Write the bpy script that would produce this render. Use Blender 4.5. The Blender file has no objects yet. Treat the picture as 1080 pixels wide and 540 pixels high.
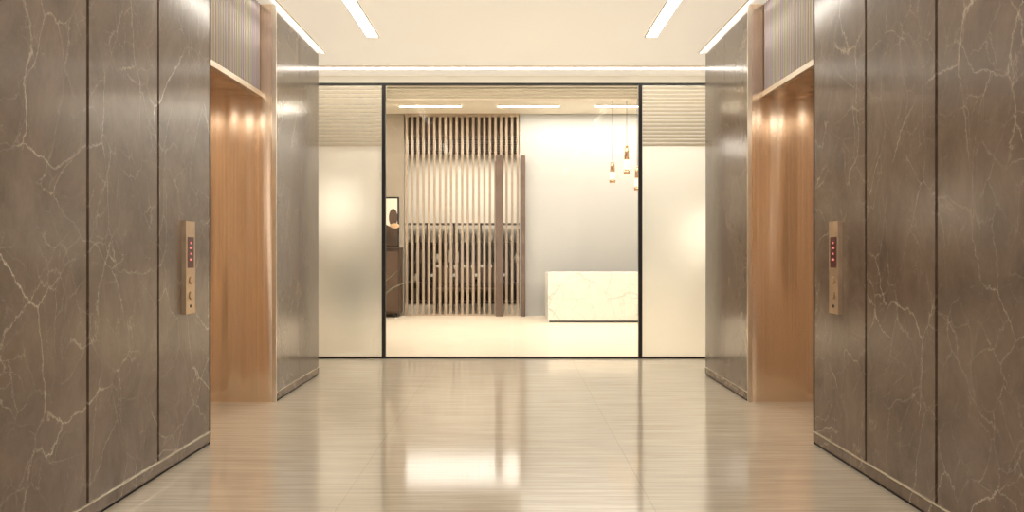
import bpy, math, random
from mathutils import Vector, Matrix
random.seed(4)
sc=bpy.context.scene
sc.view_settings.view_transform='Standard'
sc.view_settings.look='None'
sc.view_settings.exposure=0.32
H=1.25; W=1.96; F=750.0
CZ=3.30      # lobby ceiling
YP=8.30      # glass partition
Y0=-3.0      # rear of lobby

# ---------------------------------------------------------------- materials
def new(name):
    m=bpy.data.materials.new(name); m.use_nodes=True
    nt=m.node_tree; b=nt.nodes['Principled BSDF']
    return m,nt,b
def simple(name,col,rough=0.5,metal=0.0,emit=None,es=0.0,noise=0.06,scale=8,trans=0,ior=1.45,coat=0):
    m,nt,b=new(name)
    n=nt.nodes.new('ShaderNodeTexNoise'); n.inputs['Scale'].default_value=scale
    n.inputs['Detail'].default_value=3
    tc=nt.nodes.new('ShaderNodeTexCoord'); nt.links.new(tc.outputs['Object'],n.inputs['Vector'])
    r=nt.nodes.new('ShaderNodeValToRGB')
    r.color_ramp.elements[0].position=.3; r.color_ramp.elements[1].position=.7
    r.color_ramp.elements[0].color=tuple(c*(1-noise) for c in col)+(1,)
    r.color_ramp.elements[1].color=tuple(min(1,c*(1+noise)) for c in col)+(1,)
    nt.links.new(n.outputs['Fac'],r.inputs['Fac']); nt.links.new(r.outputs['Color'],b.inputs['Base Color'])
    b.inputs['Roughness'].default_value=rough; b.inputs['Metallic'].default_value=metal
    b.inputs['IOR'].default_value=ior
    b.inputs['Transmission Weight'].default_value=trans
    b.inputs['Coat Weight'].default_value=coat
    if emit:
        b.inputs['Emission Color'].default_value=tuple(emit)+(1,)
        b.inputs['Emission Strength'].default_value=es
    return m
def N(nt,t,**k):
    n=nt.nodes.new(t)
    for a,v in k.items(): setattr(n,a,v)
    return n
def math_(nt,op,a,b=None,clamp=False):
    n=N(nt,'ShaderNodeMath',operation=op); n.use_clamp=clamp
    for i,x in enumerate((a,b)):
        if x is None: continue
        if isinstance(x,(int,float)): n.inputs[i].default_value=x
        else: nt.links.new(x,n.inputs[i])
    return n.outputs[0]

def marble(name,dark,mid,vein,rough,vs=1.0,vamt=0.8,rot=(0.5,0.3,0.2),wid=1.0,lo=0.0,ior=1.5):
    m,nt,b=new(name); L=nt.links.new
    tc=N(nt,'ShaderNodeTexCoord'); mp=N(nt,'ShaderNodeMapping'); mp.inputs['Rotation'].default_value=rot
    mp.inputs['Scale'].default_value=(vs,vs*1.25,vs*0.8)
    L(tc.outputs['Object'],mp.inputs['Vector'])
    def warp(src,scale,detail,rough_,amt):
        nz=N(nt,'ShaderNodeTexNoise'); nz.inputs['Scale'].default_value=scale; nz.inputs['Detail'].default_value=detail; nz.inputs['Roughness'].default_value=rough_
        L(src,nz.inputs['Vector'])
        sub=N(nt,'ShaderNodeVectorMath',operation='SUBTRACT'); sub.inputs[1].default_value=(.5,.5,.5); L(nz.outputs['Color'],sub.inputs[0])
        scl=N(nt,'ShaderNodeVectorMath',operation='SCALE'); scl.inputs['Scale'].default_value=amt; L(sub.outputs[0],scl.inputs[0])
        add=N(nt,'ShaderNodeVectorMath',operation='ADD'); L(src,add.inputs[0]); L(scl.outputs[0],add.inputs[1])
        return add.outputs[0]
    wv=warp(mp.outputs[0],1.0,2,.5,.7)
    wv=warp(wv,7,6,.75,.11)
    def veins(scale,width,off,mscale,lo_,hi_):
        v=N(nt,'ShaderNodeTexVoronoi',feature='DISTANCE_TO_EDGE'); v.inputs['Scale'].default_value=scale
        ad=N(nt,'ShaderNodeVectorMath',operation='ADD'); ad.inputs[1].default_value=off; L(wv,ad.inputs[0]); L(ad.outputs[0],v.inputs['Vector'])
        r=N(nt,'ShaderNodeMapRange'); r.inputs['From Min'].default_value=0; r.inputs['From Max'].default_value=width*wid
        r.inputs['To Min'].default_value=1; r.inputs['To Max'].default_value=0; L(v.outputs['Distance'],r.inputs['Value'])
        k=N(nt,'ShaderNodeTexNoise'); k.inputs['Scale'].default_value=mscale; k.inputs['Detail'].default_value=4; L(ad.outputs[0],k.inputs['Vector'])
        r2=N(nt,'ShaderNodeMapRange'); r2.inputs['From Min'].default_value=lo_-lo; r2.inputs['From Max'].default_value=hi_-lo; L(k.outputs['Fac'],r2.inputs['Value'])
        return math_(nt,'MULTIPLY',math_(nt,'POWER',r.outputs[0],1.3),r2.outputs[0])
    v1=veins(1.1,.009,(3,1,2),1.6,.42,.62)
    v2=veins(2.3,.012,(1,7,4),2.2,.40,.62)
    v3=veins(5.5,.020,(5,2,9),3.0,.42,.66)
    v4=veins(1.3,.07,(3.1,1,2.2),2.5,.45,.8)
    s=math_(nt,'ADD',math_(nt,'MULTIPLY',v1,1.0),math_(nt,'ADD',math_(nt,'MULTIPLY',v2,.75),math_(nt,'MULTIPLY',v3,.5)))
    s=math_(nt,'ADD',s,math_(nt,'MULTIPLY',v4,.08))
    s=math_(nt,'MULTIPLY',s,vamt,True)
    c=N(nt,'ShaderNodeTexNoise'); c.inputs['Scale'].default_value=2.4; c.inputs['Detail'].default_value=12; c.inputs['Roughness'].default_value=.78; L(wv,c.inputs['Vector'])
    cr=N(nt,'ShaderNodeValToRGB'); cr.color_ramp.elements[0].position=.36; cr.color_ramp.elements[1].position=.68
    cr.color_ramp.elements[0].color=dark+(1,); cr.color_ramp.elements[1].color=mid+(1,); L(c.outputs['Fac'],cr.inputs['Fac'])
    mx=N(nt,'ShaderNodeMix',data_type='RGBA'); L(s,mx.inputs[0]); L(cr.outputs[0],mx.inputs[6]); mx.inputs[7].default_value=vein+(1,)
    L(mx.outputs[2],b.inputs['Base Color']); b.inputs['Roughness'].default_value=rough; b.inputs['IOR'].default_value=ior
    return m

WARM=(1,.94,.83)
M={}
M['marble']=marble('brown_marble',(.108,.070,.049),(.225,.156,.113),(.70,.58,.46),.20,vs=1.25,vamt=.82,wid=.78,ior=1.7)
M['marble2']=marble('polished_brown_marble',(.125,.090,.068),(.20,.152,.118),(.5,.42,.34),.16,vs=1.25,vamt=.38,wid=.6,ior=2.3)
M['white_marble']=marble('white_marble',(.80,.77,.70),(.88,.86,.80),(.44,.39,.32),.2,vs=1.5,vamt=.7,wid=2.0,lo=.05)
M['black']=simple('black_metal',(.012,.010,.009),.4,.3)
M['gap']=simple('shadow_gap',(.006,.005,.004),.8)
M['steel']=simple('satin_steel_trim',(.78,.70,.60),.3,1)
M['ceil']=simple('ceiling_paint',(.84,.79,.69),.6,noise=.01,scale=2)
M['lumceil']=simple('luminous_stretch_ceiling',(.84,.79,.69),.6,noise=.01,scale=2,emit=(1,.90,.75),es=.36)  # ceiling paint with an added glow as fill light; no lamp here
M['cream']=simple('cream_paint',(.84,.78,.67),.6,noise=.02,scale=2)
M['grey']=simple('grey_plaster',(.46,.46,.455),.7,noise=.02,scale=2)
M['taupe']=simple('taupe_plaster',(.36,.31,.25),.7,noise=.04,scale=2)
M['led']=simple('led_diffuser',(1,1,1),.5,emit=WARM,es=14,noise=0)
M['led2']=simple('reception_led_diffuser',(1,1,1),.5,emit=WARM,es=34,noise=0)
M['soft']=simple('soffit_light_diffuser',(1,1,1),.5,emit=WARM,es=3.2,noise=0)  # emission for the panel added to brighten the copper
M['cove']=simple('cove_light',(1,1,1),.5,emit=WARM,es=8,noise=0)
M['cove2']=simple('edge_cove_light',(1,1,1),.5,emit=WARM,es=3.5,noise=0)
M['wood']=simple('dark_walnut',(.06,.035,.022),.4,noise=.35,scale=5)
M['post']=simple('stained_timber',(.13,.085,.065),.4,noise=.2,scale=5)
M['slat']=simple('slat_bronze',(.42,.33,.25),.35,.2,noise=.03,scale=5)
M['bronze']=simple('bronze_plate',(.50,.37,.26),.34,1,noise=.08,scale=20)
M['screen']=simple('display_screen',(.03,.01,.01),.15,emit=(.8,.2,.16),es=.06,noise=.2)
M['digit']=simple('display_digits',(.8,.2,.2),.3,emit=(1,.35,.28),es=.3)
M['louvre']=simple('blind_slat',(.60,.53,.41),.45,noise=.03)
M['ceramic']=simple('ceramic',(.6,.52,.42),.3)
M['bottle']=simple('dark_bottle',(.05,.03,.02),.12)
M['leather']=simple('leather',(.10,.06,.04),.5)
M['leaf']=simple('leaf_green',(.10,.11,.05),.5,noise=.3)
M['glow']=simple('pendant_glow',(1,.8,.5),.4,emit=(1,.75,.45),es=.6)
M['paper']=simple('paper_globe',(1,.95,.85),.7,emit=(1,.93,.80),es=1.1)  # emission for the globes added behind the frosted panels
M['copperpol']=simple('polished_copper',(.55,.37,.24),.2,1)

# brushed copper: broad wavy reflections + fine vertical brushing
m,nt,b=new('brushed_copper'); L=nt.links.new
tc=N(nt,'ShaderNodeTexCoord'); mp=N(nt,'ShaderNodeMapping'); mp.inputs['Scale'].default_value=(110,110,.35); L(tc.outputs['Object'],mp.inputs[0])
n=N(nt,'ShaderNodeTexNoise'); n.inputs['Scale'].default_value=1.0; n.inputs['Detail'].default_value=3; L(mp.outputs[0],n.inputs['Vector'])
r=N(nt,'ShaderNodeValToRGB'); r.color_ramp.elements[0].color=(.74,.595,.47,1); r.color_ramp.elements[1].color=(.95,.80,.66,1)
r.color_ramp.elements[0].position=.25;r.color_ramp.elements[1].position=.75
L(n.outputs['Fac'],r.inputs[0]); L(r.outputs[0],b.inputs['Base Color'])
b.inputs['Metallic'].default_value=.98
b.inputs['Roughness'].default_value=.24
b.inputs['Anisotropic'].default_value=.6
tg=N(nt,'ShaderNodeTangent',direction_type='RADIAL',axis='Z'); L(tg.outputs[0],b.inputs['Tangent'])
mpw=N(nt,'ShaderNodeMapping'); mpw.inputs['Scale'].default_value=(6,6,.4); L(tc.outputs['Object'],mpw.inputs[0])
nw=N(nt,'ShaderNodeTexNoise'); nw.inputs['Scale'].default_value=1.3; nw.inputs['Detail'].default_value=0; L(mpw.outputs[0],nw.inputs['Vector'])
bpw=N(nt,'ShaderNodeBump'); bpw.inputs['Strength'].default_value=1; bpw.inputs['Distance'].default_value=.03; L(nw.outputs['Fac'],bpw.inputs['Height']); L(bpw.outputs[0],b.inputs['Normal'])
M['copper']=m

# travertine floor
m,nt,b=new('travertine_floor'); L=nt.links.new
tc=N(nt,'ShaderNodeTexCoord')
mp=N(nt,'ShaderNodeMapping'); mp.inputs['Scale'].default_value=(.7,16,1); L(tc.outputs['Object'],mp.inputs[0])
n=N(nt,'ShaderNodeTexNoise'); n.inputs['Scale'].default_value=2.2; n.inputs['Detail'].default_value=8; n.inputs['Roughness'].default_value=.65; n.inputs['Distortion'].default_value=.3; L(mp.outputs[0],n.inputs['Vector'])
r=N(nt,'ShaderNodeValToRGB'); r.color_ramp.elements[0].position=.3; r.color_ramp.elements[1].position=.7
r.color_ramp.elements[0].color=(.50,.43,.34,1); r.color_ramp.elements[1].color=(.72,.65,.54,1); L(n.outputs['Fac'],r.inputs[0])
mp2=N(nt,'ShaderNodeMapping'); mp2.inputs['Location'].default_value=(.08+.77,.42,0); L(tc.outputs['Object'],mp2.inputs[0])
bk=N(nt,'ShaderNodeTexBrick'); bk.offset=0; bk.inputs['Scale'].default_value=1; bk.inputs['Brick Width'].default_value=1.54; bk.inputs['Row Height'].default_value=2.4
bk.inputs['Mortar Size'].default_value=.002; bk.inputs['Mortar Smooth'].default_value=0
bk.inputs['Color1'].default_value=(1,1,1,1); bk.inputs['Color2'].default_value=(.98,.98,.98,1); bk.inputs['Mortar'].default_value=(.8,.78,.76,1)
L(mp2.outputs[0],bk.inputs['Vector'])
mx=N(nt,'ShaderNodeMix',data_type='RGBA',blend_type='MULTIPLY'); mx.inputs[0].default_value=1; L(r.outputs[0],mx.inputs[6]); L(bk.outputs['Color'],mx.inputs[7]); L(mx.outputs[2],b.inputs['Base Color'])
mr=N(nt,'ShaderNodeMapRange'); mr.inputs['To Min'].default_value=.045; mr.inputs['To Max'].default_value=.15; L(n.outputs['Fac'],mr.inputs[0]); L(mr.outputs[0],b.inputs['Roughness'])
b.inputs['IOR'].default_value=2.5
M['floor']=m
M['floor2']=simple('reception_floor',(.70,.62,.51),.3,noise=.03,scale=3)

# clear thin glass
m=bpy.data.materials.new('clear_glass'); m.use_nodes=True; nt=m.node_tree; nt.nodes.clear(); L=nt.links.new
o=N(nt,'ShaderNodeOutputMaterial'); t=N(nt,'ShaderNodeBsdfTransparent'); t.inputs[0].default_value=(.98,.97,.95,1)
g=N(nt,'ShaderNodeBsdfGlossy'); g.inputs['Roughness'].default_value=.04
fr=N(nt,'ShaderNodeFresnel'); fr.inputs[0].default_value=1.18
mx=N(nt,'ShaderNodeMixShader'); L(fr.outputs[0],mx.inputs[0]); L(t.outputs[0],mx.inputs[1]); L(g.outputs[0],mx.inputs[2]); L(mx.outputs[0],o.inputs[0])
M['glass']=m
# frosted glass
m,nt,b=new('frosted_glass')
b.inputs['Base Color'].default_value=(.99,.97,.91,1); b.inputs['Roughness'].default_value=.60; b.inputs['Transmission Weight'].default_value=.72; b.inputs['IOR'].default_value=1.25
M['frost']=m
# fluted iridescent glass
m,nt,b=new('fluted_glass'); L=nt.links.new
tc=N(nt,'ShaderNodeTexCoord'); mp=N(nt,'ShaderNodeMapping'); mp.inputs['Scale'].default_value=(0,30,0); L(tc.outputs['Object'],mp.inputs[0])
n=N(nt,'ShaderNodeTexNoise'); n.inputs['Scale'].default_value=1; L(mp.outputs[0],n.inputs['Vector'])
r=N(nt,'ShaderNodeValToRGB'); cols=[(.30,.42,.28),(.52,.46,.34),(.38,.33,.43),(.55,.55,.46)]
r.color_ramp.elements[0].position=.3; r.color_ramp.elements[0].color=cols[0]+(1,)
r.color_ramp.elements[1].position=.7; r.color_ramp.elements[1].color=cols[3]+(1,)
for p,c in ((.43,cols[1]),(.57,cols[2])):
    e=r.color_ramp.elements.new(p); e.color=c+(1,)
L(n.outputs['Fac'],r.inputs[0]); L(r.outputs[0],b.inputs['Base Color']); b.inputs['Metallic'].default_value=.5; b.inputs['Roughness'].default_value=.32
M['fluted']=m

# ---------------------------------------------------------------- mesh builder
class MB:
    def __init__(s,name): s.name=name; s.v=[]; s.f=[]; s.mi=[]; s.sm=[]; s.mats=[]
    def _m(s,k):
        if k not in s.mats: s.mats.append(k)
        return s.mats.index(k)
    def box(s,x0,x1,y0,y1,z0,z1,mat):
        x0,x1=sorted((x0,x1)); y0,y1=sorted((y0,y1)); z0,z1=sorted((z0,z1))
        b=len(s.v); i=s._m(mat)
        s.v+=[(x0,y0,z0),(x1,y0,z0),(x1,y1,z0),(x0,y1,z0),(x0,y0,z1),(x1,y0,z1),(x1,y1,z1),(x0,y1,z1)]
        for f in ((0,3,2,1),(4,5,6,7),(0,1,5,4),(1,2,6,5),(2,3,7,6),(3,0,4,7)):
            s.f.append(tuple(b+q for q in f)); s.mi.append(i); s.sm.append(False)
        return s
    def lathe(s,prof,c,mat,seg=20,axis='Z',a0=0,a1=2*math.pi):
        i=s._m(mat); full=abs(a1-a0-2*math.pi)<1e-6; n=seg if full else seg+1; b=len(s.v)
        for (r,h) in prof:
            for k in range(n):
                a=a0+(a1-a0)*k/seg; p=(r*math.cos(a),r*math.sin(a),h)
                if axis=='X': p=(p[2],p[0],p[1])
                elif axis=='Y': p=(p[0],p[2],p[1])
                s.v.append((c[0]+p[0],c[1]+p[1],c[2]+p[2]))
        for j in range(len(prof)-1):
            for k in range(seg):
                k2=(k+1)%n
                s.f.append((b+j*n+k,b+j*n+k2,b+(j+1)*n+k2,b+(j+1)*n+k)); s.mi.append(i); s.sm.append(True)
        if full:
            s.f.append(tuple(b+k for k in range(n))[::-1]); s.mi.append(i); s.sm.append(False)
            s.f.append(tuple(b+(len(prof)-1)*n+k for k in range(n))); s.mi.append(i); s.sm.append(False)
        return s
    def poly(s,pts,mat):
        b=len(s.v); s.v+=pts; s.f.append(tuple(range(b,b+len(pts)))); s.mi.append(s._m(mat)); s.sm.append(False)
    def make(s,bevel=0,parent=None):
        me=bpy.data.meshes.new(s.name); me.from_pydata(s.v,[],s.f)
        for k in s.mats: me.materials.append(M[k])
        for p,i,sm in zip(me.polygons,s.mi,s.sm): p.material_index=i; p.use_smooth=sm
        me.update(); ob=bpy.data.objects.new(s.name,me); sc.collection.objects.link(ob)
        if parent: ob.parent=parent
        if bevel:
            md=ob.modifiers.new('bevel','BEVEL'); md.width=bevel; md.segments=2; md.limit_method='ANGLE'
        return ob

# ---------------------------------------------------------------- lobby shell
XE=5.0
MB('floor').box(-XE,XE,Y0,YP,-.12,0,'floor').make()
MB('floor').box(-XE,XE,YP,17.2,-.12,0,'floor2').make()
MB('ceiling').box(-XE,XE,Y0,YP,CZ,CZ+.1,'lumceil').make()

P=.66
di=0
for s,nm in ((-1,'left'),(1,'right')):
    Yn=4.62; Yf=5.90; Ye=7.20; XR=2.62
    w=MB('wall_%s'%nm)
    w.box(s*(W+.028),s*(XR+.5),Y0,Yn,0,CZ,'gap')
    edges=[4.608,3.94,3.285,2.63,1.97,1.31,.65,-.01,-.67,-1.33,-1.99,-2.65,-3.0]
    g=.010
    for a,c in zip(edges[:-1],edges[1:]):
        w.box(s*W,s*(W+.03),c+g,a-(g if a!=4.608 else 0),.085,CZ,'marble')
    w.box(s*(W-.002),s*(W+.03),4.608,4.622,0,CZ,'black')
    w.box(s*(W+.005),s*XR,Yn,Yn+.012,0,CZ,'copper')
    w.make()
    bb=MB('baseboard_%s'%nm)
    bb.box(s*(W-.004),s*(W+.03),Y0,4.606,.016,.078,'marble')
    bb.box(s*(W-.008),s*(W+.03),Y0,4.606,.078,.085,'steel')
    bb.box(s*(W+.004),s*(W+.03),Y0,4.606,0,.016,'gap')
    bb.make()
    w=MB('wall_%s'%nm)
    w.box(s*(W+.028),s*XE,Yf+.015,Ye-.03,0,CZ,'gap')
    w.box(s*W,s*(W+.03),Yf+.012,6.556,.08,CZ,'marble2')
    w.box(s*W,s*(W+.03),6.562,Ye,.08,CZ,'marble2')
    w.box(s*(W+.03),s*XE,Ye-.03,Ye,.08,CZ,'marble')
    w.box(s*(W-.004),s*(W+.03),Yf-.004,Yf+.012,0,CZ,'steel')
    w.box(s*(W+.03),s*XR,Yf,Yf+.015,0,CZ,'copper')
    w.make()
    bb=MB('baseboard_%s'%nm)
    bb.box(s*(W-.004),s*(W+.03),Yf+.014,Ye+.004,.016,.074,'marble')
    bb.box(s*(W-.006),s*(W+.03),Yf+.014,Ye+.006,.074,.08,'steel')
    bb.box(s*(W+.004),s*(W+.03),Yf+.014,Ye,0,.016,'gap')
    bb.box(s*(W+.03),s*XE,Ye-.03,Ye+.006,0,.08,'marble')
    bb.make()
    di+=1
    d=MB('door_%d'%di)
    ym=(Yn+Yf)/2
    d.box(s*XR,s*(XR+.04),Yn+.1,ym-.003,.012,2.5,'copper')
    d.box(s*XR,s*(XR+.04),ym+.003,Yf-.1,.012,2.5,'copper')
    d.box(s*(XR-.03),s*(XR+.05),Yn+.012,Yn+.1,0,2.54,'copper')
    d.box(s*(XR-.03),s*(XR+.05),Yf-.1,Yf,0,2.54,'copper')
    d.box(s*(XR-.03),s*(XR+.05),Yn+.1,Yf-.1,2.5,2.54,'copper')
    d.box(s*(XR+.04),s*(XR+.06),Yn+.1,Yf-.1,0,2.54,'gap')
    d.box(s*(XR-.01),s*(XR+.05),Yn+.1,Yf-.1,0,.012,'steel')
    d.make()
    XH=2.09
    hd=MB('trim_%d'%di)
    hd.box(s*XH,s*(XR+.05),Yn+.012,Yf,2.54,2.56,'copper')
    hd.box(s*(XH+.03),s*(XR+.05),Yn+.012,Yf,2.56,CZ,'gap')
    hd.box(s*(XH-.012),s*(XH+.03),Yn+.012,Yf,2.535,2.575,'steel')
    hd.box(s*(XH+.012),s*(XH+.03),Yn+.012,Yf,2.575,CZ,'gap')
    nf=30; pw=(Yf-Yn-.012)/nf
    for k in range(nf):
        yc=Yn+.012+pw*(k+.5)
        a0=math.pi/2 if s>0 else -math.pi/2
        hd.lathe([(pw*.40,2.575),(pw*.40,CZ)],(s*(XH+.012),yc,0),'fluted',8,'Z',a0,a0+math.pi)
    hd.make()
    # glowing panel added in the soffit, out of view, to brighten the copper
    dl=MB('soffit_light_panel')
    dl.box(s*2.18,s*2.56,Yn+.03,Yn+.37,2.534,2.541,'steel'); dl.box(s*2.195,s*2.545,Yn+.045,Yn+.355,2.530,2.534,'soft')
    dl.make()
    MB('wall_corridor_%s'%nm).box(s*XE,s*(XE+.1),Ye-.5,17.2,0,4.0,'cream').make()
    c=MB('cove_light')
    c.box(s*(W-.035),s*(W-.005),Yn,Ye+.12,CZ-.012,CZ-.002,'cove2')
    c.box(s*(W-.040),s*(W-.035),Yn,Ye+.12,CZ-.02,CZ,'steel')
    c.make()
    cp=MB('call_button_panel')
    x0=s*(W-.028); x1=s*W
    cp.box(x0,x1,4.215,4.335,.875,1.43,'bronze')
    cp.box(s*(W-.030),x0,4.235,4.315,1.15,1.335,'screen')
    for zz,ww in ((1.30,.02),(1.27,.035),(1.235,.02),(1.20,.03)):
        cp.box(s*(W-.031),s*(W-.030),4.275-ww/2,4.275+ww/2,zz-.006,zz+.006,'digit')
    for zz in (1.075,.985):
        cp.lathe([(.024,0),(.024,-s*.006),(.019,-s*.008)],(x0,4.275,zz),'bronze',20,'X')
    cp.lathe([(.01,0),(.01,-s*.003)],(x0,4.275,.92),'black',12,'X')
    cp.make(.003)

c=MB('cove_light'); c.box(-XE,XE,7.86,7.97,CZ-.012,CZ-.002,'cove'); c.box(-XE,XE,7.85,7.86,CZ-.02,CZ,'steel'); c.make()
for s in (-1,1):
    for (a,b_) in ((5.2,6.77),(1.6,3.2),(-2.0,-.4)):
        l=MB('linear_ceiling_light')
        xc=s*1.325
        l.box(xc-.052,xc+.052,a,b_,CZ-.008,CZ-.002,'led')
        for q in (-1,1): l.box(xc+q*.052,xc+q*.06,a-.008,b_+.008,CZ-.014,CZ,'ceil')
        for yy in (a,b_): l.box(xc-.06,xc+.06,yy-.006,yy+.006,CZ-.014,CZ,'ceil')
        l.make()

# rear window wall of lobby (unseen, behind camera); its opening is added to let light in
w=MB('wall_rear'); w.box(-W-.03,W+.03,Y0-.1,Y0,0,.3,'cream'); w.box(-W-.03,W+.03,Y0-.1,Y0,3.1,CZ,'cream')
for s in (-1,1): w.box(s*1.85,s*(W+.6),Y0-.1,Y0,.3,3.1,'cream')
w.make()
w=MB('window_1')
for x in (-1.85,-.62,.58,1.81): w.box(x,x+.04,Y0-.07,Y0-.03,.3,3.1,'black')
w.box(-1.85,1.85,Y0-.07,Y0-.03,.3,.34,'black'); w.box(-1.85,1.85,Y0-.07,Y0-.03,3.06,3.1,'black')
w.box(-1.85,1.85,Y0-.052,Y0-.048,.34,3.06,'glass'); w.make()

# ---------------------------------------------------------------- glass partition
K=YP/F
X=lambda px:(px-540)*K
Z=lambda py:H+(265-py)*K
ZT=Z(90)
f=MB('window_frame')
for s in (-1,1): f.box(s*1.475,s*1.515,YP-.03,YP+.03,0,ZT,'black')
f.box(-XE,XE,YP-.03,YP+.03,ZT,ZT+.022,'black')
f.box(-XE,XE,YP-.02,YP+.02,0,.018,'black')
f.make()
MB('wall_partition_header').box(-XE,XE,YP-.01,YP+.09,ZT+.022,4.0,'ceil').make()
wi=2  # clear panes are glass door leaves, frosted ones are partition panels
for a,b_ in ((-1.475,-.004),(.004,1.475)):
    MB('window_%d'%wi).box(a,b_,YP-.002,YP+.002,.018,ZT,'glass').make(); wi+=1
for s in (-1,1):
    p=MB('window_%d'%wi); p.box(s*1.515,s*XE,YP-.006,YP+.006,.018,ZT,'frost'); p.make(); wi+=1
    bl=MB('louvre_blind')
    z=ZT-.02; n=0
    while z>Z(153):
        bl.box(s*1.52,s*(XE-.1),YP-.03,YP-.012,z-.034,z,'louvre'); z-=.044
    bl.make(.004)
bl=MB('louvre_blind')
z=ZT-.01
while z>Z(103):
    bl.box(-1.47,1.47,YP+.04,YP+.06,z-.024,z,'louvre'); z-=.036
bl.box(-1.47,1.47,YP+.03,YP+.07,Z(105),Z(103.5),'steel')
bl.make()

# ---------------------------------------------------------------- reception room
YB=13.8; KB=YB/F; RC=3.92
XB=lambda px:(px-540)*KB
ZB=lambda py:H+(265-py)*KB
MB('ceiling').box(-XE,XE,YP+.09,17.2,RC,RC+.1,'cream').make()
MB('wall_reception').box(XB(548),XE,YB,YB+.15,0,RC,'grey').make()
MB('wall_reception').box(-XE,XB(426),YB,YB+.15,0,RC,'taupe').make()
MB('wall_back').box(-XE,XE,17.1,17.2,0,RC,'cream').make()
sl=MB('slat_screen')
n=21
for k in range(n):
    xc=XB(429)+(XB(546)-XB(429))*k/(n-1)
    sl.box(xc-.023,xc+.023,YB-.02,YB+.03,0.03,RC,'slat')
sl.box(XB(427),XB(547),YB-.025,YB+.035,0,.03,'slat')
sl.box(XB(427),XB(547),YB-.03,YB+.04,RC-.06,RC,'slat')
sl.make()
for px0,px1 in ((523,531),(549,554)):
    MB('timber_post').box(XB(px0),XB(px1),YB-.18,YB-.06,0,ZB(165),'post').make(.006)
tb=MB('timber_ceiling_louvres')
for k in range(9):
    y=14.15+k*.33
    tb.box(XB(426)-.6,.9,y,y+.09,3.55,RC,'post')
tb.make()
sh=MB('display_shelving')
xs0,xs1=-2.6,.5
for z in (.05,.48,.95,1.42,1.87): sh.box(xs0,xs1,16.6,16.98,z,z+.04,'wood')
for k in range(6):
    xx=xs0+(xs1-xs0)*k/5; sh.box(xx-.02,xx+.02,16.6,16.98,0,1.91,'wood')
sh.box(xs0,xs1,16.98,17.0,0,1.42,'wood')
sho=sh.make()
bo=MB('bottles_and_books')
for z in (.09,.52,.99,1.46):
    x=xs0+.12
    while x<xs1-.15:
        fk=(x-xs0)%((xs1-xs0)/5)
        if fk<.07 or fk>.55: x+=.05; continue
        t=random.random()
        if t<.6:
            r=random.uniform(.03,.045); h=random.uniform(.22,.32)
            bo.lathe([(r,0),(r,h*.6),(r*.35,h*.78),(r*.35,h)],(x,16.78,z),random.choice(['bottle','wood','bottle']),10); x+=r*2+.04
        elif t<.85:
            h=random.uniform(.2,.3); bo.box(x-.02,x+.02,16.68,16.86,z,z+h,random.choice(['leather','wood','taupe'])); x+=.05
        else:
            bo.lathe([(.04,0),(.07,.08),(.06,.14),(.03,.18),(.045,.2)],(x,16.78,z),'ceramic',12); x+=.17
bo.make(parent=sho)
tb=MB('dining_table')
tb.box(-1.75,-.15,14.85,15.65,.72,.76,'white_marble')
for x in (-1.6,-.3):
    for y in (15.0,15.5): tb.lathe([(.02,0),(.03,.72)],(x,y,0),'wood',10)
tbo=tb.make(.004)
def chair(x,y,d):
    c=MB('dining_chair')
    c.box(x-.21,x+.21,y-.2,y+.2,.43,.49,'leather')
    for a in (-.18,.18):
        for b2 in (-.17,.17): c.box(x+a-.015,x+a+.015,y+b2-.015,y+b2+.015,0,.43,'wood')
        c.box(x+a-.015,x+a+.015,y-d*.2-.015,y-d*.2+.015,.43,.9,'wood')
    c.box(x-.2,x+.2,y-d*.2-.02,y-d*.2+.02,.62,.92,'leather')
    c.make(.008)
for x in (-1.4,-.95,-.5): chair(x,14.6,1); chair(x,15.9,-1)
tw=MB('table_glassware')
for k in range(8):
    x=-1.6+.19*k; tw.lathe([(.03,0),(.006,.01),(.006,.09),(.035,.13),(.03,.2)],(x,15.25+random.uniform(-.15,.15),.76),random.choice(['bottle','ceramic','ceramic']),12)
tw.make(parent=tbo)
co=MB('sideboard')
x0,x1=-3.3,XB(425)
co.box(x0,x1,YB-.42,YB-.02,.08,ZB(263),'wood')
co.box(x0-.02,x1+.01,YB-.44,YB-.01,ZB(263),ZB(263)+.03,'wood')
for k in range(3):
    a=x0+.02+(x1-x0-.03)*k/3; co.box(a,a+(x1-x0)/3-.03,YB-.435,YB-.42,.12,ZB(263)-.04,'leather'); co.box(a+.03,a+.045,YB-.45,YB-.435,.6,.8,'bronze')
for xx in (x0+.05,x1-.1): co.box(xx,xx+.05,YB-.38,YB-.06,0,.08,'black')
co.make()
pc=MB('framed_picture')
px0,px1=-2.95,XB(421); z0,z1=ZB(261),ZB(208)
pc.box(px0,px1,YB-.03,YB-.002,z0,z1,'black')
pc.box(px0+.03,px1-.03,YB-.034,YB-.03,z0+.03,z1-.03,'cream')
def blob(pts,y,mat): pc.poly([(a,y,c) for a,c in pts],mat)
def disc(cx,cz,rx,rz,y,mat):
    pc.poly([(cx+rx*math.cos(a*math.pi/14),y,cz+rz*math.sin(a*math.pi/14)) for a in range(28)],mat)
cx=XB(415)
blob([(px0+.03,z0+.03),(px1-.03,z0+.03),(px1-.03,z0+.38),(cx+.03,z0+.46),(cx-.05,z0+.40),(cx-.25,z0+.5),(px0+.03,z0+.4)],YB-.036,'wood')
disc(cx+.0,z0+.58,.085,.17,YB-.037,'leather'); disc(cx+.03,z0+.42,.09,.05,YB-.038,'copperpol')
pc.make()
YD=12.5; KD=YD/F
dx0=(578-540)*KD; dz=H+(265-289)*KD
d=MB('reception_desk')
d.box(dx0,dx0+2.6,YD,YD+.05,.0,dz,'white_marble')
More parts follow.
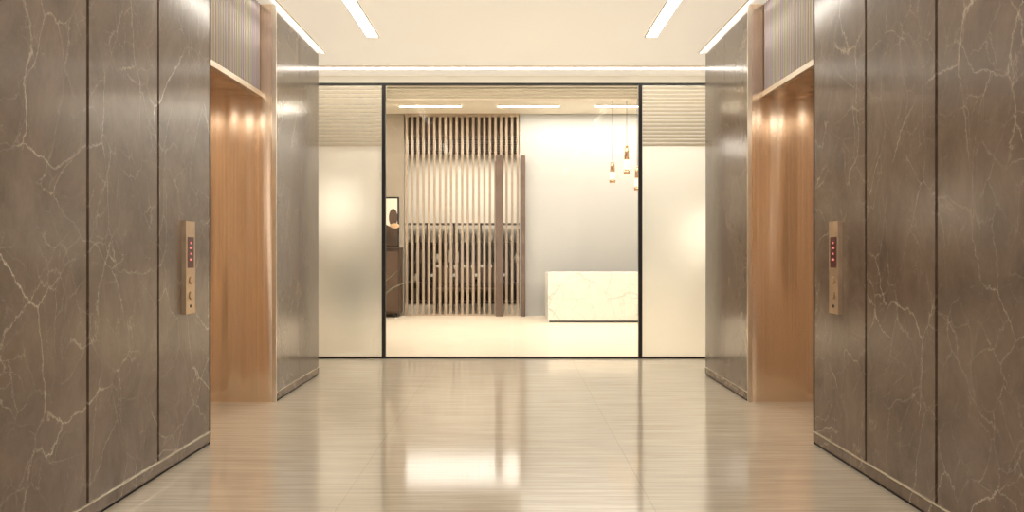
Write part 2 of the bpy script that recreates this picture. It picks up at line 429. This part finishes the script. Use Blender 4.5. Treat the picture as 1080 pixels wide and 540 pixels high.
d.box(dx0,dx0+.05,YD+.05,YD+1.1,0,dz,'white_marble')
d.box(dx0+2.55,dx0+2.6,YD+.05,YD+1.1,0,dz,'white_marble')
d.box(dx0,dx0+2.6,YD,YD+.45,dz,dz+.03,'white_marble')
d.box(dx0+.05,dx0+2.55,YD+.4,YD+1.0,.70,.73,'wood')
d.box(dx0+.02,dx0+2.58,YD-.004,YD,0,.03,'black')
d.make(.004)
for px,ya,yb in ((646,170,193),(661,153,184),(672,175,201)):
    x=(px-540)*KD; za=H+(265-ya)*KD; zb=H+(265-yb)*KD
    p=MB('pendant_lamp')
    p.lathe([(.004,za),(.004,RC-.02)],(x,YD,0),'black',6)
    p.lathe([(.05,RC-.02),(.05,RC)],(x,YD,0),'copperpol',16)
    hh=za-zb
    p.lathe([(.012,za),(.036,za-.02),(.042,za-hh*.55)][::-1],(x,YD,0),'copperpol',16)
    p.lathe([(.042,zb),(.048,zb+hh*.1),(.048,za-hh*.53),(.04,za-hh*.5)],(x,YD,0),'glow',16)
    p.lathe([(.053,zb),(.053,zb+hh*.16)],(x,YD,0),'copperpol',16)
    p.make()
# globes added to glow through the frosted panels, and a plant
for x,zc in ((-2.6,1.85),(2.86,1.45)):
    fl=MB('floor_lamp'); y=10.4
    fl.lathe([(.16,0),(.16,.02),(.012,.03),(.012,zc-.3)],(x,y,0),'bronze',16)
    fl.lathe([(.02,zc-.37)]+[(.36*math.sin(t*math.pi/10)+.001,zc-.37*math.cos(t*math.pi/10)) for t in range(1,10)]+[(.02,zc+.37)],(x,y,0),'paper',20)
    fl.make()
def plant(x,y):
    e=MB('potted_plant')
    e.lathe([(.15,0),(.2,.4),(.18,.41),(.17,.36)],(x,y,0),'cream',20)
    for k in range(46):
        a=random.uniform(0,6.28); el=random.uniform(.5,1.4); ln=random.uniform(.6,1.1)
        d=Vector((math.cos(a)*math.cos(el),math.sin(a)*math.cos(el),math.sin(el))); sd=Vector((-math.sin(a),math.cos(a),0))
        p0=Vector((x,y,.38)); p1=p0+d*ln*.6; p2=p0+d*ln+Vector((0,0,-.12))
        e.poly([tuple(p0),tuple(p1-sd*.045),tuple(p2),tuple(p1+sd*.045)],'leaf')
    e.make()
plant(-2.05,9.3)
def striplight(x0,x1,y0,y1,z,mat='led2',name='linear_ceiling_light'):
    l=MB(name); l.box(x0,x1,y0,y1,z-.012,z-.002,mat); l.box(x0-.02,x1+.02,y0-.02,y0,z-.03,z,'cream'); l.box(x0-.02,x1+.02,y1,y1+.02,z-.03,z,'cream'); l.make()
for y in (9.4,11.2,12.95):
    for xc in (-3.3,-1.5,.3,2.1,3.7): striplight(xc-.55,xc+.55,y,y+.1,RC)
def area(name,loc,sx,sy,e,col=(1,.95,.86),rot=(0,0,0)):
    l=bpy.data.lights.new(name,'AREA'); l.shape='RECTANGLE'; l.size=sx; l.size_y=sy; l.energy=e; l.color=col
    o=bpy.data.objects.new(name,l); o.location=loc; o.rotation_euler=rot; sc.collection.objects.link(o); return o
area('wall_washer_light',(2.4,13.3,RC-.02),4.5,.08,55)
area('back_room_light',(-.9,15.5,3.5),3.0,2.2,90)
area('reception_light',(0,10.8,RC-.02),6,.2,125)

w=bpy.data.worlds.new('world'); sc.world=w; w.use_nodes=True
bg=w.node_tree.nodes['Background']; bg.inputs[0].default_value=(1,.94,.85,1); bg.inputs[1].default_value=2.7

cam=bpy.data.cameras.new('camera'); co_=bpy.data.objects.new('camera',cam); sc.collection.objects.link(co_)
co_.location=(0,0,H); co_.rotation_euler=(math.pi/2,0,0); cam.lens=F/1080*36; cam.sensor_width=36; cam.shift_y=-5/1080
cam.clip_start=.05
sc.camera=co_
